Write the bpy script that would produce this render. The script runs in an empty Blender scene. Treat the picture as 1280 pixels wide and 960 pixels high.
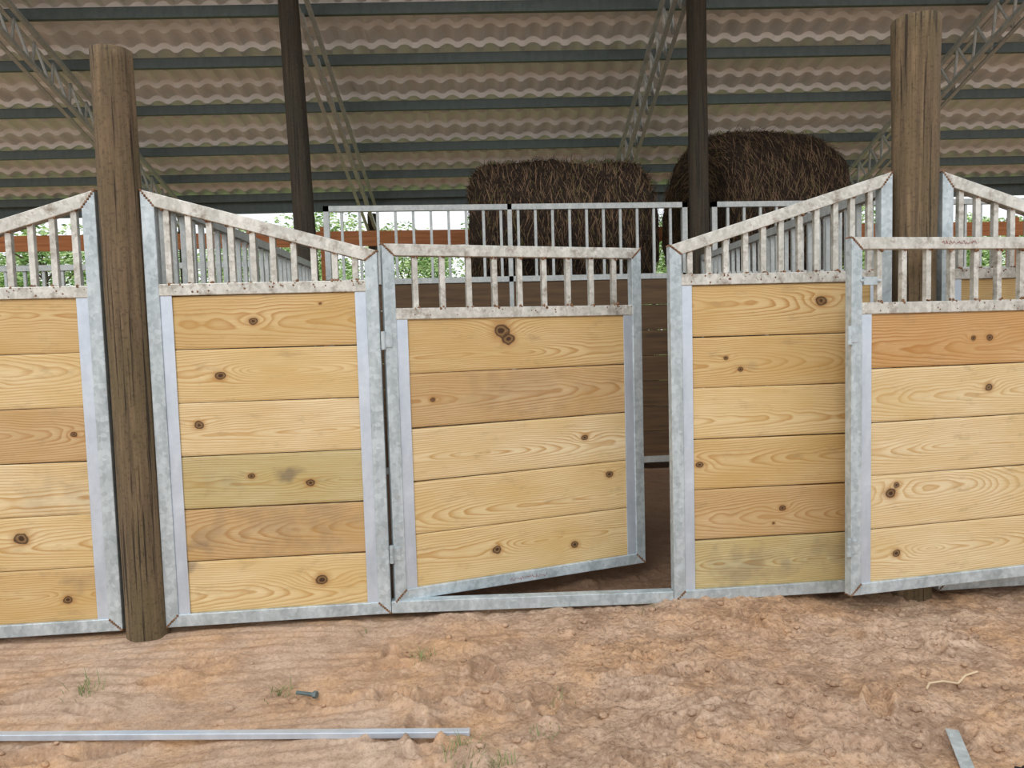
import bpy, math, random
import numpy as np
from mathutils import Vector, Matrix
random.seed(7); rng=np.random.default_rng(7)
S=bpy.context.scene
COL=S.collection
try:
    S.view_settings.view_transform='Standard'
except Exception: pass

# ------------------------------------------------------------ helpers
def vnoise(x,y,seed=0,n=256):
    r=np.random.default_rng(seed).random((n,n))
    xi=np.floor(x).astype(int); yi=np.floor(y).astype(int)
    fx=x-xi; fy=y-yi; fx=fx*fx*(3-2*fx); fy=fy*fy*(3-2*fy)
    a=r[xi%n,yi%n]; b=r[(xi+1)%n,yi%n]; c=r[xi%n,(yi+1)%n]; d=r[(xi+1)%n,(yi+1)%n]
    return (a*(1-fx)+b*fx)*(1-fy)+(c*(1-fx)+d*fx)*fy-0.5
def fbm(x,y,seed=0,o=4):
    s=0;a=1.
    for i in range(o):
        s=s+a*vnoise(x*2**i+13.7*i,y*2**i+7.1*i,seed+i); a*=.5
    return s
def sstep(a,b,x):
    t=np.clip((x-a)/(b-a),0,1); return t*t*(3-2*t)

def link(ob,parent=None):
    COL.objects.link(ob)
    if parent is not None: ob.parent=parent
    return ob
def empty(name,loc=(0,0,0),rotz=0):
    e=bpy.data.objects.new(name,None); e.empty_display_size=.1
    e.location=loc; e.rotation_euler=(0,0,rotz); COL.objects.link(e); return e
class MB:
    def __init__(s): s.v=[];s.f=[];s.m=[]
    def add(s,vs,fs,m=0):
        o=len(s.v); s.v+= [tuple(v) for v in vs]
        for f in fs: s.f.append(tuple(i+o for i in f)); s.m.append(m)
    def prism(s,front,back,m=0):
        n=len(front)
        fs=[tuple(range(n)),tuple(range(2*n-1,n-1,-1))]
        for i in range(n):
            j=(i+1)%n; fs.append((i,i+n,j+n,j))
        s.add(list(front)+list(back),fs,m)
    def box(s,a,b,m=0):
        x0,y0,z0=a;x1,y1,z1=b
        s.prism([(x0,y0,z0),(x1,y0,z0),(x1,y0,z1),(x0,y0,z1)],[(x0,y1,z0),(x1,y1,z0),(x1,y1,z1),(x0,y1,z1)],m)
    def bar(s,p,q,w,h,up=(0,0,1),m=0):
        p=Vector(p);q=Vector(q);d=(q-p).normalized();up=Vector(up)
        a=d.cross(up).normalized()*(w/2); b=a.cross(d).normalized()*(h/2)
        s.prism([p+a+b,p-a+b,p-a-b,p+a-b],[q+a+b,q-a+b,q-a-b,q+a-b],m)
    def cyl(s,p,q,r,n=10,m=0,r2=None):
        p=Vector(p);q=Vector(q);d=(q-p).normalized();up=Vector((0,0,1)) if abs(d.z)<.9 else Vector((1,0,0))
        a=d.cross(up).normalized();b=a.cross(d); r2=r if r2 is None else r2
        c=[(math.cos(2*math.pi*i/n),math.sin(2*math.pi*i/n)) for i in range(n)]
        s.prism([p+a*x*r+b*y*r for x,y in c],[q+a*x*r2+b*y*r2 for x,y in c],m)
    def blob(s,c,r,m=0,sc=(1,1,1)):
        c=Vector(c); vs=[];fs=[];n=6;k=4
        for j in range(1,k):
            t=math.pi*j/k
            for i in range(n):
                a=2*math.pi*i/n; rr=r*random.uniform(.75,1.2)
                vs.append(c+Vector((rr*math.sin(t)*math.cos(a)*sc[0],rr*math.sin(t)*math.sin(a)*sc[1],rr*math.cos(t)*sc[2])))
        vs.append(c+Vector((0,0,r*sc[2])));vs.append(c-Vector((0,0,r*sc[2])));T=len(vs)-2;B=T+1
        for j in range(k-2):
            for i in range(n):
                i2=(i+1)%n; fs.append((j*n+i,(j+1)*n+i,(j+1)*n+i2,j*n+i2))
        for i in range(n):
            fs.append((T,i,(i+1)%n)); fs.append((B,(k-2)*n+(i+1)%n,(k-2)*n+i))
        s.add(vs,fs,m)
    def obj(s,name,mats,parent=None,smooth=False,bevel=0,loc=None):
        me=bpy.data.meshes.new(name); me.from_pydata(s.v,[],s.f)
        if not isinstance(mats,(list,tuple)): mats=[mats]
        for m in mats: me.materials.append(m)
        me.polygons.foreach_set('material_index',s.m)
        if smooth: me.polygons.foreach_set('use_smooth',[True]*len(s.f))
        import bmesh
        bm=bmesh.new();bm.from_mesh(me);bmesh.ops.recalc_face_normals(bm,faces=bm.faces);bm.to_mesh(me);bm.free()
        ob=bpy.data.objects.new(name,me); link(ob,parent)
        if bevel:
            b=ob.modifiers.new('bev','BEVEL');b.width=bevel;b.segments=2;b.limit_method='ANGLE';b.angle_limit=.9
        if loc: ob.location=loc
        return ob

def grid_mesh(name,V,nx,ny,mat,parent=None,smooth=True,closed_x=False):
    """V: (ny,nx,3)"""
    me=bpy.data.meshes.new(name)
    idx=np.arange(nx*ny).reshape(ny,nx)
    if closed_x: idx=np.concatenate([idx,idx[:,:1]],1)
    F=np.stack([idx[:-1,:-1],idx[:-1,1:],idx[1:,1:],idx[1:,:-1]],-1).reshape(-1,4)
    me.from_pydata(V.reshape(-1,3).tolist(),[],F.tolist())
    me.materials.append(mat)
    if smooth: me.polygons.foreach_set('use_smooth',[True]*len(me.polygons))
    ob=bpy.data.objects.new(name,me); link(ob,parent); return ob

# ------------------------------------------------------------ materials
class NT:
    def __init__(s,name):
        s.mat=bpy.data.materials.new(name); s.mat.use_nodes=True; s.t=s.mat.node_tree; s.n=s.t.nodes
        s.b=s.n['Principled BSDF']
    def node(s,typ,**kw):
        nd=s.n.new(typ)
        for k,v in kw.items():
            if k.startswith('i_'):
                key=k[2:]; key=int(key) if key.isdigit() else key.replace('_',' ')
                s.set(nd.inputs[key],v)
            else: setattr(nd,k,v)
        return nd
    def set(s,inp,v):
        if isinstance(v,bpy.types.NodeSocket): s.t.links.new(v,inp)
        else: inp.default_value=v
    def noise(s,vec,scale,detail=4,rough=.55,dist=0):
        return s.node('ShaderNodeTexNoise',i_Vector=vec,i_Scale=scale,i_Detail=detail,i_Roughness=rough,i_Distortion=dist).outputs['Fac']
    def map(s,vec,scale=(1,1,1),loc=(0,0,0)):
        return s.node('ShaderNodeMapping',i_Vector=vec,i_Scale=scale,i_Location=loc).outputs[0]
    def ramp(s,fac,stops):
        r=s.node('ShaderNodeValToRGB',i_0=fac); e=r.color_ramp.elements
        while len(e)<len(stops): e.new(.5)
        for el,(p,c) in zip(e,stops):
            el.position=p; el.color=(c,c,c,1) if not isinstance(c,tuple) else (*c,1)
        return r.outputs[0]
    def mix(s,fac,a,b,typ='MIX'):
        m=s.node('ShaderNodeMix',data_type='RGBA',blend_type=typ)
        s.set(m.inputs[0],fac)
        for i,v in ((6,a),(7,b)):
            if isinstance(v,tuple) and len(v)==3: v=(*v,1)
            s.set(m.inputs[i],v)
        return m.outputs[2]
    def math(s,op,a,b=0.0,c=0.0):
        m=s.node('ShaderNodeMath',operation=op); s.set(m.inputs[0],a); s.set(m.inputs[1],b); s.set(m.inputs[2],c); return m.outputs[0]
    def bump(s,h,strength=.3,dist=.01):
        s.t.links.new(s.node('ShaderNodeBump',i_Height=h,i_Strength=strength,i_Distance=dist).outputs[0],s.b.inputs['Normal'])
    def coord(s,o='Object'): return s.node('ShaderNodeTexCoord').outputs[o]
def lin(r,g,b):
    f=lambda c:((c/255+.055)/1.055)**2.4 if c>10 else c/255/12.92
    return (f(r),f(g),f(b))

def metal_mat(name,c1,c2,rust=.5,metallic=.4,rough=.42,patch=.2):
    t=NT(name); co=t.coord()
    sp=t.node('ShaderNodeTexVoronoi',i_Vector=co,i_Scale=55.).outputs['Color']
    spg=t.node('ShaderNodeSeparateColor',i_0=sp).outputs[0]
    n1=t.noise(t.map(co,(1,1,.35)),14,5,.65); n2=t.noise(co,45,4,.7); n3=t.noise(t.map(co,loc=(5,3,1)),11,7,.75)
    fac=t.math('ADD',t.math('MULTIPLY',spg,patch),t.math('MULTIPLY',n1,.85))
    base=t.mix(t.ramp(fac,[(.3,0.),(.8,1.)]),c1,c2)
    stain=t.ramp(n3,[(.60-.10*rust,0.),(.76-.10*rust,1.)])
    base=t.mix(t.math('MULTIPLY',stain,rust),base,lin(128,112,94))
    spots=t.ramp(n2,[(.66,0.),(.72,1.)])
    base=t.mix(t.math('MULTIPLY',spots,rust*.7),base,lin(96,72,54))
    t.set(t.b.inputs['Base Color'],base); t.b.inputs['Metallic'].default_value=metallic
    t.set(t.b.inputs['Roughness'],t.math('ADD',t.math('MULTIPLY',n1,.3),rough-.12))
    t.bump(n2,.12,.003); return t.mat
M_tube=metal_mat('galvanized_tube',lin(158,170,174),lin(216,226,230),.35,.35,.42)
M_rail=metal_mat('weathered_galvanized',lin(176,174,164),lin(234,232,224),.9,.35)
M_chan=metal_mat('galvanized_channel',lin(196,208,222),lin(224,234,244),.03,.5,.36,.1)
M_dark=metal_mat('primer_steel',lin(84,98,98),lin(112,124,122),.2,.2,.5,.1)
M_bg=metal_mat('background_galvanized',lin(166,172,170),lin(208,210,206),.3,.3)  # light galvanized grey for trusses and partition bars
def weld_mat():
    t=NT('weld_bead'); n=t.noise(t.coord(),60,4,.7)
    t.set(t.b.inputs['Base Color'],t.ramp(n,[(.35,lin(92,62,40)),(.55,lin(146,106,72)),(.7,lin(180,172,158))]))
    t.b.inputs['Roughness'].default_value=.7; t.b.inputs['Metallic'].default_value=.3; t.bump(n,.6,.004); return t.mat
M_weld=weld_mat()

def board_mat():
    t=NT('pine_board')
    g=t.node('ShaderNodeAttribute',attribute_name='ring').outputs['Fac']
    k=t.node('ShaderNodeAttribute',attribute_name='knot').outputs['Fac']
    tint=t.node('ShaderNodeAttribute',attribute_name='tint').outputs['Color']
    st=t.node('ShaderNodeAttribute',attribute_name='stain').outputs['Fac']
    uv=t.node('ShaderNodeUVMap',uv_map='uv').outputs[0]
    fine=t.noise(t.map(uv,(6,260,1)),1,4,.6)
    med=t.noise(t.map(uv,(2.2,30,1)),1,4,.6)
    big=t.noise(t.map(uv,(2.5,5,1)),1,3,.5)
    gg=t.math('ADD',t.math('MULTIPLY',g,1.0),t.math('MULTIPLY',med,.7))
    fr=t.math('FRACT',gg)
    late=t.ramp(fr,[(0.,0.),(.45,.15),(.86,1.),(1.,0.)])
    str_=t.ramp(t.noise(t.map(uv,(1.5,9,1),(1,5,0)),1,2,.5),[(.3,.5),(.7,1.)])
    col=t.mix(t.math('MULTIPLY',late,str_),tint,t.mix(1.0,tint,lin(204,166,118),'MULTIPLY'))
    col=t.mix(t.ramp(fine,[(.42,0.),(.75,.5)]),col,t.mix(1.0,tint,lin(202,172,130),'MULTIPLY'))
    col=t.mix(t.ramp(big,[(.38,0.),(.7,.6)]),col,t.mix(1.0,tint,lin(226,208,168),'MULTIPLY'))
    dirt=t.noise(t.map(uv,(7,16,1),(3,8,0)),1,6,.7)
    col=t.mix(t.ramp(dirt,[(.56,0.),(.8,.6)]),col,lin(146,124,90))
    col=t.mix(st,col,t.mix(.7,col,lin(92,84,84)))
    col=t.mix(t.ramp(k,[(.0,0.),(.30,.3),(.45,.6)]),col,lin(168,120,70))
    kn=t.math('ADD',k,t.math('MULTIPLY',t.math('SUBTRACT',dirt,.5),.25))
    col=t.mix(t.ramp(kn,[(.46,0.),(.56,.95),(.72,.5),(.84,.95)]),col,lin(56,36,24))
    t.set(t.b.inputs['Base Color'],col); t.b.inputs['Roughness'].default_value=.62
    t.b.inputs['Specular IOR Level'].default_value=.25
    t.bump(t.math('ADD',fine,t.math('MULTIPLY',late,.4)),.12,.003)
    return t.mat
M_board=board_mat()
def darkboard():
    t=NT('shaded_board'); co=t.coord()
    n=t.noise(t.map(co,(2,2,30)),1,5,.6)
    t.set(t.b.inputs['Base Color'],t.ramp(n,[(.3,lin(72,54,36)),(.7,lin(108,82,54))])); t.b.inputs['Roughness'].default_value=.75  # dimness of the stall interior is put into these darker browns
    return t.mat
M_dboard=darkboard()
def fence_mat():
    t=NT('orange_fence_board'); n=t.noise(t.map(t.coord(),(1,1,25)),1.5,5,.6)
    t.set(t.b.inputs['Base Color'],t.ramp(n,[(.3,lin(176,104,58)),(.7,lin(222,150,96))])); t.b.inputs['Roughness'].default_value=.7
    return t.mat
M_fence=fence_mat()
def post_mat(name,a,b,c):
    t=NT(name); co=t.coord()
    n=t.noise(t.map(co,(45,45,1.6)),1,7,.7); n2=t.noise(t.map(co,(9,9,3.0)),1,6,.65); cr=t.noise(t.map(co,(75,75,1.4)),1,3,.6)
    n4=t.noise(co,70,4,.7)
    col=t.mix(t.ramp(n,[(.38,0.),(.62,1.)]),a,b)
    col=t.mix(t.ramp(n2,[(.42,0.),(.62,.85)]),col,c)
    cm=t.ramp(cr,[(.33,1.),(.40,0.)])
    col=t.mix(t.math('MULTIPLY',cm,.8),col,lin(35,26,18))
    col=t.mix(t.ramp(n4,[(.52,0.),(.68,.6)]),col,tuple(x*.4 for x in a))
    vor=t.node('ShaderNodeTexVoronoi',i_Vector=t.map(co,(5,5,1.6)),i_Scale=1.).outputs['Distance']
    col=t.mix(t.ramp(vor,[(.03,.7),(.07,0.)]),col,lin(55,36,22))
    t.set(t.b.inputs['Base Color'],col); t.b.inputs['Roughness'].default_value=.85
    t.bump(t.math('SUBTRACT',n,cm),.8,.014); return t.mat
M_post=post_mat('weathered_post_wood',lin(92,76,56),lin(134,112,84),lin(104,90,62))
M_ipost=post_mat('dark_post_wood',lin(46,38,30),lin(78,66,50),lin(58,55,42))

def ground_mat():
    t=NT('sandy_dirt'); co=t.coord('Object')
    n1=t.noise(co,1.1,6,.6); n2=t.noise(co,9,7,.72); n3=t.noise(co,70,5,.7); n4=t.noise(t.map(co,loc=(9,4,0)),2.2,6,.66)
    n5=t.noise(t.map(co,(1,3.0,1),(3,1,0)),4,7,.7)
    sx=t.node('ShaderNodeSeparateXYZ',i_0=co)
    rt=t.ramp(t.math('ADD',t.math('MULTIPLY',sx.outputs[0],.5),.5),[(.35,.55),(.8,1.)])
    col=t.mix(t.ramp(n1,[(.35,0.),(.65,1.)]),lin(208,180,156),lin(190,156,128))
    col=t.mix(t.ramp(n4,[(.47,0.),(.62,.75)]),col,lin(212,168,126))
    col=t.mix(t.math('MULTIPLY',t.ramp(n2,[(.46,0.),(.64,.8)]),rt),col,lin(150,120,96))
    col=t.mix(t.math('MULTIPLY',t.ramp(n5,[(.50,0.),(.66,.75)]),rt),col,lin(146,118,96))
    col=t.mix(t.math('MULTIPLY',t.ramp(n3,[(.50,0.),(.68,.75)]),rt),col,lin(110,88,70))
    col=t.mix(t.ramp(n3,[(.25,.6),(.44,0.)]),col,lin(230,208,186))
    gr=t.ramp(t.noise(t.map(co,(1,2,1),(2,9,0)),3.2,7,.8),[(.60,0.),(.70,.35)])
    col=t.mix(gr,col,lin(124,120,88))
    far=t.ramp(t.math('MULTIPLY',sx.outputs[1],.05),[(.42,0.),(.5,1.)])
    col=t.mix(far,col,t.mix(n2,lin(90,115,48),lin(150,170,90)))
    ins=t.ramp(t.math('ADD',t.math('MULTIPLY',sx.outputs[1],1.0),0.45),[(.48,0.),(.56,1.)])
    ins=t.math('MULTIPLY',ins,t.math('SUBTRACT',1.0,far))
    deep=t.ramp(t.math('MULTIPLY',sx.outputs[1],.1),[(.34,.85),(.42,.15)])  # painted shade fades towards the back, leaving paler ground under the roof
    col=t.mix(t.math('MULTIPLY',ins,deep),col,lin(92,70,54))  # interior shade painted into the dirt colour behind the front wall
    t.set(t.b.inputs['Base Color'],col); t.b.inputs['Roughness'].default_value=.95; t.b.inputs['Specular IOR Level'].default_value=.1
    t.bump(t.math('ADD',t.math('MULTIPLY',n3,.5),n2),.7,.016); return t.mat
M_ground=ground_mat()
def roof_mat():
    t=NT('tile_profile_sheet_underside'); n=t.noise(t.coord(),2.5,5,.6); n2=t.noise(t.coord(),30,3,.6)
    c=t.mix(t.ramp(n,[(.35,0.),(.7,1.)]),lin(244,246,246),lin(236,236,234))
    c=t.mix(t.ramp(n2,[(.55,0.),(.75,.25)]),c,lin(196,192,186))
    t.set(t.b.inputs['Base Color'],c); t.b.inputs['Roughness'].default_value=.4; t.b.inputs['Metallic'].default_value=.1; return t.mat
M_roof=roof_mat()
def hay_mat(name,stops):
    t=NT(name); co=t.coord()
    n=t.noise(t.map(co,(4,40,40)),1,6,.75); n2=t.noise(co,60,4,.7)
    t.set(t.b.inputs['Base Color'],t.ramp(t.math('ADD',t.math('MULTIPLY',n,.6),t.math('MULTIPLY',n2,.4)),stops))
    t.b.inputs['Roughness'].default_value=.95; t.bump(t.math('ADD',n,n2),1.,.03); return t.mat
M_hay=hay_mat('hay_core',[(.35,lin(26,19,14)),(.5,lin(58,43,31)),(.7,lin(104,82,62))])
def simple(name,c,rough=.8,metal=0):
    t=NT(name); n=t.noise(t.coord(),12,4,.6)
    t.set(t.b.inputs['Base Color'],t.mix(n,tuple(x*.75 for x in c),tuple(min(1,x*1.2) for x in c)))
    t.b.inputs['Roughness'].default_value=rough; t.b.inputs['Metallic'].default_value=metal; return t.mat
M_straw=simple('straw_strand',lin(138,110,84)); M_straw2=simple('straw_strand_dark',lin(58,43,32)); M_straw3=simple('straw_strand_green',lin(122,110,68))
M_leaf=simple('leaf_light',lin(200,222,156)); M_leaf2=simple('leaf_dark',lin(116,154,84)); M_bark=simple('bark',lin(90,75,60))
M_grass=simple('grass_blade',lin(124,136,84)); M_dry=simple('dry_root',lin(214,190,156))
M_ink=simple('red_marker_ink',lin(160,80,84)); M_black=simple('black_rubber',lin(20,20,22))

# ------------------------------------------------------------ ground
def ground_h(x,y):
    h=-.030-.07*sstep(1.15,2.15,x)*sstep(-1.2,-.1,y)+0*x
    near=sstep(-2.6,-2.2,y)*(1-sstep(.3,.8,y))
    rough=.30+1.0*sstep(-.6,.6,x+ .8*vnoise(x*1.3,y*2.0,5))
    h=h+.035*fbm(x*1.3,y*1.6,11,3)*(1-.7*sstep(-.25,-.05,y)*(1-sstep(.5,1,y)))
    clod=fbm(x*6,y*6,21,4); h=h+near*rough*.030*np.maximum(clod,-.2)
    h=h+near*rough*.016*np.abs(fbm(x*22,y*22,31,3))
    lft=1-sstep(-.5,.2,x)
    h=h+near*lft*.003*np.sin(y*95+3*fbm(x*.9,y*1.5,41,2)*4+x*4)*(vnoise(x*2,y*5,8)>-.1)
    h=h+.02*np.exp(-((y+.22)/.12)**2)*sstep(.2,.9,x)*(1-sstep(1.7,2.4,x))*(.6+fbm(x*4,y*4,3,3))
    for fx,fy,a,l in FOOT:
        dx=x-fx;dy=y-fy;c=math.cos(a);s=math.sin(a)
        u=(dx*c+dy*s)/l; v=(-dx*s+dy*c)/(l*.42); r=np.sqrt(u*u+v*v)
        h=h+ near*(-.028*(1-sstep(.6,1.0,r))*(1-.25*(np.sin(u*l*260)>0))+.014*np.exp(-((r-1.15)/.18)**2))
    return h
FOOT=[(random.uniform(-.3,2.2),random.uniform(-1.6,-.25),random.uniform(0,3.14),random.uniform(.07,.13)) for _ in range(42)]+\
     [(random.uniform(-1.6,0),random.uniform(-1.1,-.3),random.uniform(-.4,.4),random.uniform(.08,.12)) for _ in range(12)]
xs=np.concatenate([-np.geomspace(60,2.35,28)[:-1],np.arange(-2.3,3.2,.0085),np.geomspace(3.25,60,28)])
ys=np.concatenate([-np.geomspace(40,2.0,22)[:-1],np.arange(-1.95,.5,.0085),np.arange(.52,4.5,.08),np.geomspace(4.6,70,22)])
X,Y=np.meshgrid(xs,ys)
Z=ground_h(X,Y)
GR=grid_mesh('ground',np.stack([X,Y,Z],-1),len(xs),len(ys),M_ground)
def gz(x,y): return float(ground_h(np.array([x*1.0]),np.array([y*1.0]))[0])

# ------------------------------------------------------------ boards with real grain fields
def make_boards(parent,x0,x1,z0,z1,n,yf,yb,tints,knots,stains=(),step=.0065,name='boards'):
    H=(z1-z0)/n; Vs=[];Fs=[];R=[];K=[];T=[];St=[];UV=[];off=0
    for b in range(n):
        zt=z1-b*H; zb=zt-H; gap=.002
        tl,tr=(random.uniform(-.003,.003) for _ in range(2))
        nx=int((x1-x0)/step)+1; nz=int(H/step)+1
        u=np.linspace(0,x1-x0,nx); v=np.linspace(0,1,nz)
        U,V=np.meshgrid(u,v)
        top=zt-gap+(tl*(1-U/(x1-x0))+tr*U/(x1-x0)); Zp=zb+gap+V*(top-(zb+gap))
        vm=V*H
        edge=np.minimum(V*H,(1-V)*H); yy=yf+ .003*np.exp(-(edge/.004)**2)+.0015*fbm(U*2,vm*4,50+b)
        P=np.stack([x0+U,yy,Zp],-1)
        so=random.randint(0,9999)
        vc=H*random.uniform(.3,.7); d0=random.uniform(.0,.08); sl=random.choice([-1,1])*random.uniform(.03,.11)
        wav=.016*fbm(U*2.2,vm*3,so,2)+.004*fbm(U*9,vm*9,so+7,2)
        d=d0+sl*(U-.5*(x1-x0))+wav*2
        rr=np.sqrt(((vm-vc)*1.0+wav)**2+d*d)
        kk=np.zeros_like(rr)
        for kb,ku,kv,kr in knots:
            if kb!=b: continue
            kr=kr*1.12
            dx=(U-ku*(x1-x0));dz=(vm-(1-kv)*H)
            dd=np.sqrt((dx/1.25)**2+dz**2)+kr*.35*vnoise(U*60,vm*60,so)
            kk=np.maximum(kk,np.clip(1-dd/(kr*2.2),0,1))
            rr=rr+kr*1.6*np.exp(-((dx/3.0)**2+dz**2)/(2*(kr*1.3)**2))
        ring=rr/.0095
        st=np.zeros_like(rr)
        for sb,su,sv,sr,sa in stains:
            if sb!=b: continue
            dx=(U-su*(x1-x0))/sr;dz=(vm-(1-sv)*H)/(sr*.5)
            st=np.maximum(st,sa*np.clip(1.2-np.sqrt(dx*dx+dz*dz)+1.3*fbm(U*20,vm*20,so+3,3),0,1))
        nn=nx*nz
        idx=np.arange(nn).reshape(nz,nx)
        F=np.stack([idx[:-1,:-1],idx[:-1,1:],idx[1:,1:],idx[1:,:-1]],-1).reshape(-1,4)+off
        Vs.append(P.reshape(-1,3));Fs+=F.tolist();R.append(ring.ravel());K.append(kk.ravel());St.append(st.ravel())
        c=tints[b%len(tints)]; T.append(np.tile(np.array([*c,1.]),(nn,1)))
        UV.append(np.stack([U.ravel()+so%17,vm.ravel()+so%13],-1)); off+=nn
        bx=[(x0,yf+.003,zb+gap),(x1,yf+.003,zb+gap),(x1,yf+.003,zt-gap),(x0,yf+.003,zt-gap),(x0,yb,zb+gap),(x1,yb,zb+gap),(x1,yb,zt-gap),(x0,yb,zt-gap)]
        Vs.append(np.array(bx)); Fs+=[[i+off for i in f] for f in ((4,7,6,5),(0,4,5,1),(3,2,6,7),(0,3,7,4),(1,5,6,2))]
        R.append(np.zeros(8));K.append(np.zeros(8));St.append(np.zeros(8));T.append(np.tile(np.array([*c,1.]),(8,1)));UV.append(np.array([(q[0],q[2]) for q in bx])); off+=8
    V=np.concatenate(Vs); me=bpy.data.meshes.new(name); me.from_pydata(V.tolist(),[],Fs); me.materials.append(M_board)
    me.polygons.foreach_set('use_smooth',[True]*len(Fs))
    for nm,arr in (('ring',R),('knot',K),('stain',St)):
        a=me.attributes.new(nm,'FLOAT','POINT'); a.data.foreach_set('value',np.concatenate(arr).astype(np.float32))
    a=me.attributes.new('tint','FLOAT_COLOR','POINT'); a.data.foreach_set('color',np.concatenate(T).astype(np.float32).ravel())
    uvl=me.uv_layers.new(name='uv'); li=np.zeros(len(me.loops),dtype=np.int32); me.loops.foreach_get('vertex_index',li)
    uvl.data.foreach_set('uv',np.concatenate(UV)[li].astype(np.float32).ravel())
    ob=bpy.data.objects.new(name,me); link(ob,parent); return ob

def offset_poly(P,w):
    n=len(P);out=[]
    for i in range(n):
        p0=Vector(P[i-1]);p1=Vector(P[i]);p2=Vector(P[(i+1)%n])
        d1=(p1-p0).normalized();d2=(p2-p1).normalized()
        n1=Vector((-d1.y,d1.x));n2=Vector((-d2.y,d2.x))
        b=(n1+n2); b=b/ (b.length**2)*2 ; out.append(p1+b*w)
    return out
def frame_loop(parent,P,w,d,mats,y0=0.,name='frame',weld=True):
    """mitred square-tube frame, outline P counter-clockwise in (x,z)."""
    I=offset_poly(P,w); n=len(P); mb=MB(); wb=MB()
    for i in range(n):
        j=(i+1)%n; q=[P[i],P[j],I[j],I[i]]
        mb.prism([(a[0],y0,a[1]) for a in q],[(a[0],y0+d,a[1]) for a in q],mats[i])
    mb.obj(name,[M_tube,M_rail],parent,bevel=.003)
    for i in range(n):
        a=Vector(P[i]);b=Vector(I[i])
        for k in range(7):
            p=a.lerp(b,(k+.5)/7); wb.blob((p.x,y0-.001,p.y),.0055,sc=(1,.5,1))
        for k in range(5): wb.blob((a.x,y0+d*(k+.5)/5,a.y),.004)
    wb.obj('weld_beads',M_weld,parent,smooth=True)
    return I

def slanted_panel(name,x0,W,zl,zr,ztm,tints,knots,stains=(),nb=6,y=0.,zb=0.,nbars=10,boards=True):
    e=empty(name,(x0,y,0))
    w=.055;d=.05
    P=[(0,zb),(W,zb),(W,zr),(0,zl)]
    I=frame_loop(e,P,w,d,[0,0,1,0])
    mr=MB(); mr.box((w*.8,.002,ztm-.05),(W-w*.8,d-.002,ztm)); mr.obj('mid_rail',M_rail,e,bevel=.003)
    ch=MB(); cw=.048
    for a in (w,W-w-cw):
        ch.box((a,.006,zb+w),(a+cw,.010,ztm-.05))
        ch.box((a,.042,zb+w),(a+cw,.046,ztm-.05))
    ch.obj('board_channel',M_chan,e,bevel=.001)
    bars=MB(); wb=MB(); x_in0=w;x_in1=W-w
    for i in range(nbars):
        x=x_in0+(x_in1-x_in0)*(i+.5)/nbars+random.uniform(-.004,.004)
        zt=zl+(zr-zl)*x/W - w*.9
        bars.box((x-.0125,.012,ztm-.005),(x+.0125,.037,zt))
        for z in (ztm,zt):
            for k in range(4): wb.blob((x+random.uniform(-.016,.016),.008,z+random.uniform(-.008,.004)),random.uniform(.004,.009))
    for k in range(26):
        x=random.uniform(w,W-w); wb.blob((x,.001,ztm-.04*random.random()),random.uniform(.002,.005),sc=(1,.4,1))
    bars.obj('vertical_bars',M_rail,e,bevel=.002); wb.obj('bar_welds',M_weld,e,smooth=True)
    if boards: make_boards(e,w+cw-.006,W-w-cw+.006,zb+w-.002,ztm-.05,nb,.012,.040,tints,knots,stains)
    return e

L1=lin(232,213,172);L2=lin(229,207,160);L3=lin(218,192,142);TAN=lin(208,180,136);OL=lin(206,193,148);OR=lin(210,172,122);LT=lin(234,216,178)
slanted_panel('stall_wall_panel',-1.23,.97,1.88,1.61,1.485,[L3,L2,L1,OL,TAN,L2],
  [(0,.43,.5,.013),(1,.24,.5,.015),(2,.11,.42,.014),(3,.70,.6,.013),(3,.38,.42,.010),(5,.74,.5,.018),(0,.80,.2,.005)],
  [(3,.58,.4,.06,.8),(3,.2,.5,.1,.3),(4,.55,.2,.3,.3),(4,.15,.5,.1,.35),(5,.02,.1,.06,.7),(4,.05,.7,.06,.6)])
slanted_panel('stall_wall_panel.001',-2.38,.97,1.58,1.88,1.485,[L3,L2,TAN,L1,L2,L3],
  [(4,.62,.4,.02),(5,.84,.6,.013),(2,.93,.5,.01),(1,.5,.5,.012)],[(5,.9,.3,.1,.4),(3,.9,.6,.2,.25)])
slanted_panel('stall_wall_panel.002',1.04,1.06,1.61,1.93,1.48,[L3,L3,L2,L3,TAN,OL],
  [(0,.72,.35,.018),(1,.27,.65,.009),(1,.19,.42,.007),(3,.04,.5,.013),(4,.5,.45,.011),(4,.45,.75,.005)],
  [(5,.3,.6,.2,.45),(5,.8,.4,.15,.3),(0,.9,.5,.05,.2),(1,.3,.6,.04,.3)],nbars=11,zb=-.035)
slanted_panel('stall_wall_panel.003',2.345,1.0,1.93,1.60,1.48,[L3,L2,L2,L1,L2,L3],[(1,.4,.5,.013),(3,.7,.5,.012)],[],nbars=10,zb=-.06)

e=empty('gate_sill',(0,0,0)); sb=MB()
sb.prism([(-.258,0,.0),(1.038,0,-.035),(1.038,0,.02),(-.258,0,.055)],[(-.258,.05,.0),(1.038,.05,-.035),(1.038,.05,.02),(-.258,.05,.055)]); sb.obj('sill_tube',M_tube,e,bevel=.003)

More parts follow.
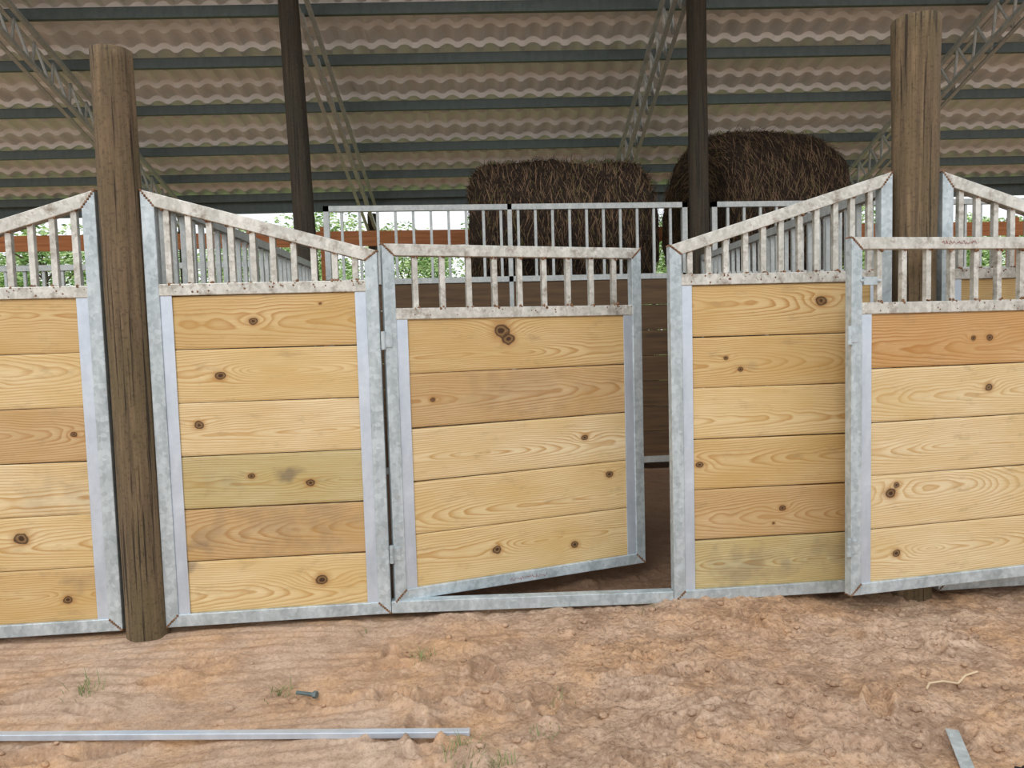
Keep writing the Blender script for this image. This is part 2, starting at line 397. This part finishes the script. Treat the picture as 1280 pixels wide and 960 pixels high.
def gate(name,loc,ang,Lg,tints,knots,stains,nb=5,nbars=9,z0=.05,z1=1.64,zm=1.36,ink=None,latch=0):
    e=empty(name,loc,ang); w=.052;d=.045
    P=[(0,z0),(Lg,z0),(Lg,z1),(0,z1)]
    frame_loop(e,P,w,d,[0,0,1,0])
    mr=MB(); mr.box((w*.8,.002,zm-.05),(Lg-w*.8,d-.002,zm)); mr.obj('mid_rail',M_rail,e,bevel=.003)
    ch=MB(); cw=.05
    for a in (w,Lg-w-cw):
        ch.box((a,.005,z0+w),(a+cw,.009,zm-.05)); ch.box((a,.037,z0+w),(a+cw,.041,zm-.05))
    ch.obj('board_channel',M_chan,e,bevel=.001)
    bars=MB(); wb=MB()
    for i in range(nbars):
        x=w+(Lg-2*w)*(i+.75)/(nbars+.5)
        bars.box((x-.0125,.01,zm-.004),(x+.0125,.035,z1-w*.95))
        for z in (zm,z1-w):
            for k in range(4): wb.blob((x+random.uniform(-.016,.016),.007,z+random.uniform(-.007,.007)),random.uniform(.004,.009))
    for k in range(20):
        wb.blob((random.uniform(w,Lg-w),.001,zm-.045*random.random()),random.uniform(.002,.004),sc=(1,.4,1))
    bars.obj('vertical_bars',M_rail,e,bevel=.002); wb.obj('bar_welds',M_weld,e,smooth=True)
    hg=MB()
    for z in (z0+.22,z1-.42):
        hg.cyl((-.010,.0,z-.04),(-.010,.0,z+.04),.010)
        hg.box((-.01,-.004,z-.03),(.03,0,z+.03))
    if latch:
        hg.box((w+.005,-.005,zm+.075),(w+.07,.02,zm+.11)); hg.cyl((w-.01,.004,zm+.093),(w+.09,.004,zm+.093),.008)
    hg.obj('hinges',M_tube,e,bevel=.001)
    if ink:
        mk=MB(); x,z=ink; px,pz=x,z
        for k in range(46):
            nx=x+k*.0042; nz=z+random.uniform(-.009,.011)
            if k%9!=8: mk.bar((px,-.0012,pz),(nx,-.0012,nz),.0010,.0010,up=(0,1,0))
            px,pz=nx,nz
        mk.obj('marker_writing',M_ink,e)
    make_boards(e,w+cw-.006,Lg-w-cw+.006,z0+w-.002,zm-.05,nb,.011,.036,tints,knots,stains)
    return e
gate('stall_gate',(-.238,.0,0),math.atan2(.35,1.25),1.29,[L3,TAN,L1,L2,L2],
  [(0,.41,.25,.026),(0,.44,.42,.02),(1,.1,.5,.008),(2,.79,.45,.011),(3,.91,.25,.013),(4,.36,.5,.015),(4,.73,.62,.013)],
  [(1,.5,.4,.3,.2)],ink=(.55,.072))
gate('stall_gate.001',(1.765,-.235,0),math.atan2(.10,.88),1.28,[OR,L1,LT,LT,L1],
  [(0,.49,.5,.009),(0,.57,.5,.012),(1,.57,.45,.014),(3,.10,.35,.018),(3,.13,.2,.010),(4,.13,.5,.013)],[(3,.1,.35,.03,.5)],
  z0=.035,z1=1.605,zm=1.325,ink=(.45,1.58),latch=1)

# ------------------------------------------------------------ posts
def post(name,x,y,z0,z1,r0,r1,mat,seed,lean=0,N=28):
    nz=60; th=np.linspace(0,2*np.pi,N,endpoint=False); z=np.linspace(0,1,nz); TH,ZZ=np.meshgrid(th,z)
    r=r0+(r1-r0)*ZZ
    r=r*(1+.07*fbm(np.cos(TH)*1.5+5,np.sin(TH)*1.5+ZZ*5,seed,3)+.04*fbm(np.cos(TH)*7,np.sin(TH)*7+ZZ*1.,seed+4,2))
    V=np.stack([x+r*np.cos(TH)+lean*ZZ,y+r*np.sin(TH),z0+(z1-z0)*ZZ],-1)
    cx=x+lean; cap=[]
    for k,f in enumerate((.93,.6,.25,.01)):
        q=V[-1].copy(); q[:,0]=cx+(q[:,0]-cx)*f; q[:,1]=y+(q[:,1]-y)*f; q[:,2]+=.004+.002*k; cap.append(q)
    V=np.concatenate([V,np.array(cap)])
    return grid_mesh(name,V,N,V.shape[0],mat,closed_x=True)
post('round_wood_post',-1.313,.03,-.35,2.45,.090,.080,M_post,60,lean=-.006)
post('round_wood_post.001',2.225,.03,-.45,2.62,.085,.103,M_post,70)
post('round_wood_post.002',-5.0,.03,-.45,2.5,.095,.09,M_post,75)
post('round_wood_post.003',5.8,.03,-.45,2.6,.095,.10,M_post,76)

YB=3.6
roofz=lambda x,y:1.23+6.04-.335*((x*math.sin(math.radians(4)))+(y+3.25)*math.cos(math.radians(4)))
k=4
for x,r,ln in ((-1.12,.088,-.12),(2.48,.088,0),(-4.8,.07,0),(6.1,.07,0)):
    post('round_wood_post.%03d'%k,x,YB,-.3,roofz(x,YB)-.42,r+.012,r,M_ipost,80+k,lean=ln,N=20); k+=1

# ------------------------------------------------------------ interior partitions
def partition(name,p,q,zb,zt,spacing=.11,zr=None,gap0=.09):
    p=Vector((p[0],p[1],0));q=Vector((q[0],q[1],0));L=(q-p).length;a=math.atan2(q.y-p.y,q.x-p.x)
    e=empty(name,p,a); m=MB()
    m.box((gap0,-.03,-.03),(L-gap0,.02,.03)); m.box((gap0,-.03,zb),(L-gap0,.02,zb+.05)); m.box((gap0,-.03,zt-.05),(L-gap0,.02,zt))
    m.box((gap0,-.03,-.03),(gap0+.05,.02,zt));m.box((L-gap0-.05,-.03,-.03),(L-gap0,.02,zt)); m.box((L/2-.02,-.03,-.03),(L/2+.02,.02,zt))
    n=int((L-2*gap0)/spacing)
    for i in range(1,n):
        x=gap0+(L-2*gap0)*i/n; m.box((x-.012,-.017,zb+.04),(x+.012,.008,zt-.04))
    m.obj('frame_and_bars',M_bg,e)
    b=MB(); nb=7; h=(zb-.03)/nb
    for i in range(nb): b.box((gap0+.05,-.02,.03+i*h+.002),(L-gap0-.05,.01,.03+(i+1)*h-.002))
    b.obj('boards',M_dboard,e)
partition('stall_partition',(-1.13,YB),(2.48,YB),1.72,2.43,.155,gap0=.12)
partition('stall_partition.001',(2.48,YB),(6.1,YB),1.72,2.43,.155,gap0=.12)
partition('stall_partition.002',(-4.8,YB),(-1.13,YB),1.42,1.95,.155,gap0=.12)
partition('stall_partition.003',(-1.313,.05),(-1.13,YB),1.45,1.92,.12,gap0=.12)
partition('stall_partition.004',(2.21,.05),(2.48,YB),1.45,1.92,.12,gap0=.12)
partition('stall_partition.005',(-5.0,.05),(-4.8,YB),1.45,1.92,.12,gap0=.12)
slanted_panel('stall_wall_panel.004',-4.88,1.2,1.88,1.61,1.485,[L2,L1],[],[],nbars=12)
slanted_panel('stall_wall_panel.005',4.7,.97,1.6,1.93,1.485,[L2,L1],[],[],nbars=10)

# ------------------------------------------------------------ roof
RE=empty('roof',(0,-3.25,0),math.radians(-4))
def rz(yp): return 1.23+6.04-.335*yp
xs=np.arange(-13,15,.026)
per=.24; step=.285; drop=.050
def wave(x):
    t=(x/per)%1.0
    return np.where(t<.68,.040*np.sin(np.pi*t/.68)**.7,-.006*np.sin(np.pi*(t-.68)/.32))
VV=[]; yr=3.9
while yr<11.4:
    # each tile course runs flatter than the roof, then steps down towards the far eave
    for f,o in ((0.,-drop/2),(.5,0.),(.93,drop/2)):
        yp=yr+step*f
        VV.append(np.stack([xs,np.full_like(xs,yp),rz(yp)+.045+o+wave(xs)],-1))
    yr+=step
VV=np.array(VV)
ob=grid_mesh('tile_sheet',VV,len(xs),VV.shape[0],M_roof,RE,smooth=False)
pm=MB()
for yp in (4.25,5.0,5.7,6.4,7.08,7.78,8.5,9.3,10.15,10.8,11.35):
    z=rz(yp)-.01
    pm.box((-13,yp,z-.105),(15,yp+.006,z)); pm.box((-13,yp,z-.11),(15,yp+.05,z-.105)); pm.box((-13,yp,z-.006),(15,yp+.06,z)); pm.box((-13,yp+.045,z-.105),(15,yp+.05,z-.09))
pm.obj('purlins',M_dark,RE)
tm=MB()
def truss(xc):
    a0=3.9;a1=11.5
    top=lambda yp,dx=0:Vector((xc+dx,yp,rz(yp)-.17)); bot=lambda yp,dx=0:Vector((xc+dx,yp,rz(yp)-.54))
    for f,hh in ((top,.05),(bot,.05)):
        for dx in (-.07,.07):
            tm.bar(f(a0,dx),f(a1,dx),.006,hh); 
            tm.bar(f(a0,dx*.8)+Vector((0,0,-hh/2)),f(a1,dx*.8)+Vector((0,0,-hh/2)),.045,.005)
    n=24
    for i in range(n):
        y0=a0+(a1-a0)*i/n;y1=a0+(a1-a0)*(i+.5)/n;y2=a0+(a1-a0)*(i+1)/n
        tm.cyl(top(y0,-.03),bot(y1,.03),.015,6);tm.cyl(bot(y1,.03),top(y2,-.03),.015,6)
for xc in (-8.3,-4.65,-1.78,1.88,5.35,8.9): truss(xc)
tm.obj('trusses',M_bg,RE)
ev=MB()
ev.box((-13,11.5,rz(11.5)-.22),(15,11.56,rz(11.5)-.02)); 
ev.obj('eave_beam',M_dark,RE)
ep=MB()
for xc in (-8.3,-4.65,-1.78,1.88,5.35,8.9):
    ep.cyl((xc,11.45,-.2),(xc,11.45,rz(11.45)-.3),.07,12)
ep.obj('eave_posts',M_ipost,RE)

# rear paddock fence seen through the bars
fe=empty('rear_fence',(0,6.9,0)); fb=MB()
fb.box((-9,0,2.48),(11,.04,2.68)); fb.box((-9,0,1.0),(11,.04,1.2))
for x in np.arange(-9,11.1,2.5): fb.box((x-.06,.04,-.1),(x+.06,.15,2.75))
fb.obj('fence_boards',M_fence,fe)

# ------------------------------------------------------------ hay bales
def bale(name,loc,R,Lb,rot,seed,strands=9000,cr=.26):
    N=120
    h=Lb/2
    pts=[(-h+.02,.001)]+[(-h+.02,(R-cr)*f) for f in (.3,.6,.85)]
    for a in np.linspace(0,math.pi/2,8): pts.append((-h+cr-cr*math.cos(a),R-cr+cr*math.sin(a)))
    for t in np.linspace(-h+cr+.04,h-cr-.04,24): pts.append((t,R))
    for a in np.linspace(math.pi/2,0,8): pts.append((h-cr+cr*math.cos(a),R-cr+cr*math.sin(a)))
    pts+=[(h-.02,(R-cr)*f) for f in (.85,.6,.3)]+[(h-.02,.001)]
    A=np.array(pts); th=np.linspace(0,2*np.pi,N,endpoint=False)
    TH,Ax=np.meshgrid(th,A[:,0]); _,Rr=np.meshgrid(th,A[:,1])
    lump=lambda c,s,ax,o: fbm(c*2.2+ax*1.6+9,s*2.2+ax*1.3+9,seed,o)
    d=.10*lump(np.cos(TH),np.sin(TH),Ax,4)+.035*fbm(TH*14,Ax*30+50,seed+5,2)*(Rr>R*.8)
    Rr2=Rr+d*(Rr/R); Ax2=Ax+ .06*fbm(np.cos(TH)*Rr*4+9,np.sin(TH)*Rr*4+9,seed+9,4)*np.sign(Ax)*(np.abs(Ax)>h-.2)
    V=np.stack([Ax2,Rr2*np.cos(TH),Rr2*np.sin(TH)],-1)
    e=empty(name,loc,rot)
    grid_mesh('core',V,N,len(A),M_hay,e,closed_x=True)
    prof=A; seg=np.linalg.norm(np.diff(prof,axis=0),axis=1); wgt=seg*(prof[1:,1]+prof[:-1,1]); wgt/=wgt.sum()
    r=np.random.default_rng(seed); n=strands
    ch=r.choice(len(seg),size=n,p=wgt); f=r.random(n)[:,None]; q0=prof[ch]*(1-f)+prof[ch+1]*f
    dv=(prof[ch+1]-prof[ch])/np.maximum(seg[ch],1e-6)[:,None]
    a=r.uniform(0,2*np.pi,n); zero=np.zeros(n)
    er=np.stack([zero,np.cos(a),np.sin(a)],1); ex=np.array([[1.,0,0]])
    off=.10*lump(np.cos(a),np.sin(a),q0[:,0],3)*(q0[:,1]/R)
    p=ex*q0[:,:1]+er*(q0[:,1]+off)[:,None]; nrm=ex*(-dv[:,1:2])+er*dv[:,0:1]
    tg=np.stack([zero,-np.sin(a),np.cos(a)],1); al=ex*dv[:,0:1]+er*dv[:,1:2]
    dr=tg*r.choice([-1.,1.],n)[:,None]+nrm*r.uniform(-.1,.4,(n,1))+al*r.uniform(-.5,.5,(n,1)); dr/=np.linalg.norm(dr,axis=1)[:,None]
    ln=r.uniform(.06,.22,(n,1)); sd=np.cross(dr,nrm); sd/=np.linalg.norm(sd,axis=1)[:,None]+1e-9; wd=r.uniform(.0014,.0034,(n,1))
    q=p+dr*ln*.5+nrm*.012; z=p+dr*ln+nrm*r.uniform(-.03,.02,(n,1))
    VV=np.stack([p-sd*wd,p+sd*wd,q+sd*wd,q-sd*wd,z],1).reshape(-1,3)
    fs=[];ms=[]; mm=r.choice([0,1,2],size=n,p=[.42,.47,.11])
    for i in range(n):
        o=i*5; fs.append((o,o+1,o+2,o+3)); fs.append((o+3,o+2,o+4)); ms+=[int(mm[i])]*2
    me=bpy.data.meshes.new('straw'); me.from_pydata(VV.tolist(),[],fs)
    for m in (M_straw,M_straw2,M_straw3): me.materials.append(m)
    me.polygons.foreach_set('material_index',ms)
    link(bpy.data.objects.new('straw',me),e)
    return e
bale('hay_bale',(1.33,4.8,2.26),.78,1.92,math.radians(-3),101,15000)
bale('hay_bale.001',(1.33,4.8,.70),.76,1.86,math.radians(-3),111,800)
bale('hay_bale.002',(3.68,5.15,2.50),.93,1.50,math.radians(10),121,18000,cr=.24)
bale('hay_bale.003',(3.68,5.15,.74),.82,1.45,math.radians(10),131,800)

# ------------------------------------------------------------ trees beyond
def tree_mesh(seed):
    r=np.random.default_rng(seed); m=MB()
    m.cyl((0,0,-.3),(0.1,0,3.0),.16,8,0,.1)
    cl=[]
    for i in range(26):
        a=r.uniform(0,6.28);rr=r.uniform(0,1.9);z=r.uniform(.3,5.5); c=np.array([rr*np.cos(a),rr*np.sin(a),z]); cl.append((c,r.uniform(.5,1.0)))
        m.cyl((0.05,0,max(.5,z-1.2)),tuple(c),.035,5,0,.012)
    for c,R in cl:
        for j in range(300):
            d=r.normal(size=3);d/=np.linalg.norm(d);p=c+d*R*r.uniform(.5,1)**.5*[1,1,.8]
            n=r.normal(size=3);n/=np.linalg.norm(n);u=np.cross(n,[0,0,1.]);u/=np.linalg.norm(u)+1e-6;w=np.cross(n,u);s=r.uniform(.04,.09)
            m.add([p-u*s,p-w*s*.5,p+u*s,p+w*s*.5],[(0,1,2,3)],1 if r.random()<.6 else 2)
    me=bpy.data.meshes.new('tree'); me.from_pydata(m.v,[],m.f)
    for q in (M_bark,M_leaf,M_leaf2): me.materials.append(q)
    me.polygons.foreach_set('material_index',m.m); return me
tms=[tree_mesh(1),tree_mesh(2)]
i=0
for row,(yy,dx) in enumerate(((17.,3.2),(22.,3.3))):
    for x in np.arange(-17,24,dx):
        ob=bpy.data.objects.new('tree' if i==0 else 'tree.%03d'%i,tms[i%2]); i+=1
        ob.location=(x+random.uniform(-.5,.5),yy+random.uniform(-1,1),-.1); ob.rotation_euler=(0,0,random.uniform(0,6)); s=random.uniform(.75,1.05); ob.scale=(s,s,s*(.9+.15*row)); COL.objects.link(ob)

# ------------------------------------------------------------ things on the ground
tb=MB(); 
tp0=Vector((-1.9,-.77,0));tp1=Vector((.049,-1.035,0))
zz=sorted(gz(tp0.x+(tp1.x-tp0.x)*t,tp0.y+(tp1.y-tp0.y)*t) for t in np.linspace(0,1,60))
tp0.z=tp1.z=zz[57]+.008
tb.bar(tp0,tp1,.026,.02); tb.obj('square_metal_tube',M_chan,bevel=.002)
st=MB(); z=max(gz(1.524+(-.104)*t,-1.206-.214*t) for t in (0,.25,.5,.75,1))+.004
st.bar((1.524,-1.206,z+.002),(1.42,-1.42,z),.036,.004); st.obj('flat_metal_strip',M_tube)
bt=MB(); z=gz(-.52,-.67)+.014
bt.cyl((-.55,-.66,z),(-.485,-.685,z),.007,8); bt.cyl((-.487,-.684,z),(-.475,-.689,z),.013,6); bt.obj('bolt',M_dark)
rt=MB(); pts=[(1.60,-.98),(1.63,-.95),(1.69,-.935),(1.75,-.93),(1.80,-.90),(1.86,-.88)]
pr=None
for (x,y) in pts:
    p=Vector((x,y,gz(x,y)+.012+.01*random.random()))
    if pr is not None: rt.cyl(pr,p,.0035,6)
    pr=p
rt.obj('dry_root',M_dry)
bs=MB(); z=gz(1.58,-1.47)
for k in range(5): bs.blob((1.54+.022*k,-1.465+.008*k,z+.018),.026)
bs.obj('boot_toe',M_black,smooth=True)
def tuft(name,x,y,n,hh,sp=.03):
    m=MB()
    for i in range(n):
        a=random.uniform(0,6.28);r0=random.uniform(0,sp);bx=x+r0*math.cos(a);by=y+r0*math.sin(a);bz=gz(bx,by)-.004
        h=hh*random.uniform(.3,1);l=random.uniform(.4,1.6)*h;a2=random.uniform(0,6.28);w=.0014
        p0=Vector((bx,by,bz));p1=p0+Vector((l*.4*math.cos(a2),l*.4*math.sin(a2),h*.7));p2=p0+Vector((l*math.cos(a2),l*math.sin(a2),h))
        s=Vector((-math.sin(a2),math.cos(a2),0))*w
        m.add([p0-s,p0+s,p1+s*.8,p1-s*.8,p2],[(0,1,2,3),(3,2,4)])
    m.obj(name,M_grass)
spots=[(-.62,-.62,30,.06),(-1.32,-.55,34,.06),(0.02,-1.15,50,.06),(.12,-1.2,36,.045),(-.12,-.42,34,.055),(.9,-.08,9,.08),(-.36,-.12,8,.08),(.28,-1.05,30,.03),(.35,-.85,24,.03)]
for i,s in enumerate(spots): tuft('grass_tuft' if i==0 else 'grass_tuft.%03d'%i,*s,sp=.07)
cl=MB()
for i in range(900):
    x=random.uniform(-1.7,2.8); y=-random.uniform(.06,1.7)
    if random.random()>.2+.8*float(sstep(-.3,.8,np.array([x]))[0]): continue
    r=random.choice([.003,.004,.004,.005,.006,.008,.012,.016]); cl.blob((x,y,gz(x,y)+r*.3),r,sc=(1.2,1,.7))
cl.obj('dirt_clods',M_ground,GR,smooth=True)

# ------------------------------------------------------------ light
W=bpy.data.worlds.new('sky'); S.world=W; W.use_nodes=True; nt=W.node_tree
bg=nt.nodes['Background']; tc=nt.nodes.new('ShaderNodeTexCoord'); sx=nt.nodes.new('ShaderNodeSeparateXYZ'); rp=nt.nodes.new('ShaderNodeValToRGB')
nt.links.new(tc.outputs['Generated'],sx.inputs[0]); nt.links.new(sx.outputs[2],rp.inputs[0]); nt.links.new(rp.outputs[0],bg.inputs[0])
e=rp.color_ramp.elements; e[0].position=0.; e[0].color=(.96,.98,1,1); e[1].position=.8; e[1].color=(.82,.90,1,1)
bg.inputs[1].default_value=1.2
sn=bpy.data.lights.new('sun','SUN'); sn.energy=1.2; sn.angle=math.radians(24); sn.color=(1,.97,.92)
so=bpy.data.objects.new('sun',sn); so.rotation_euler=(math.radians(48),0,math.radians(-30)); COL.objects.link(so)

# ------------------------------------------------------------ camera
yaw,pit,rol,D,h,f=0.09538255816555301, 0.06717254233162545, 0.02841425728686693, 3.249469025592945, 1.2301413095115608, 917.8216722188272
f0=Vector((math.sin(yaw)*math.cos(pit),math.cos(yaw)*math.cos(pit),-math.sin(pit)))
r0=Vector((math.cos(yaw),-math.sin(yaw),0)); u0=r0.cross(f0)
r=r0*math.cos(rol)-u0*math.sin(rol); u=r0*math.sin(rol)+u0*math.cos(rol)
cd=bpy.data.cameras.new('camera'); cd.sensor_width=36; cd.lens=f/1280*36; cd.clip_start=.05; cd.clip_end=300
co=bpy.data.objects.new('camera',cd); COL.objects.link(co)
M=Matrix((( r.x,u.x,-f0.x,0),(r.y,u.y,-f0.y,-D),(r.z,u.z,-f0.z,h),(0,0,0,1))); co.matrix_world=M
S.camera=co
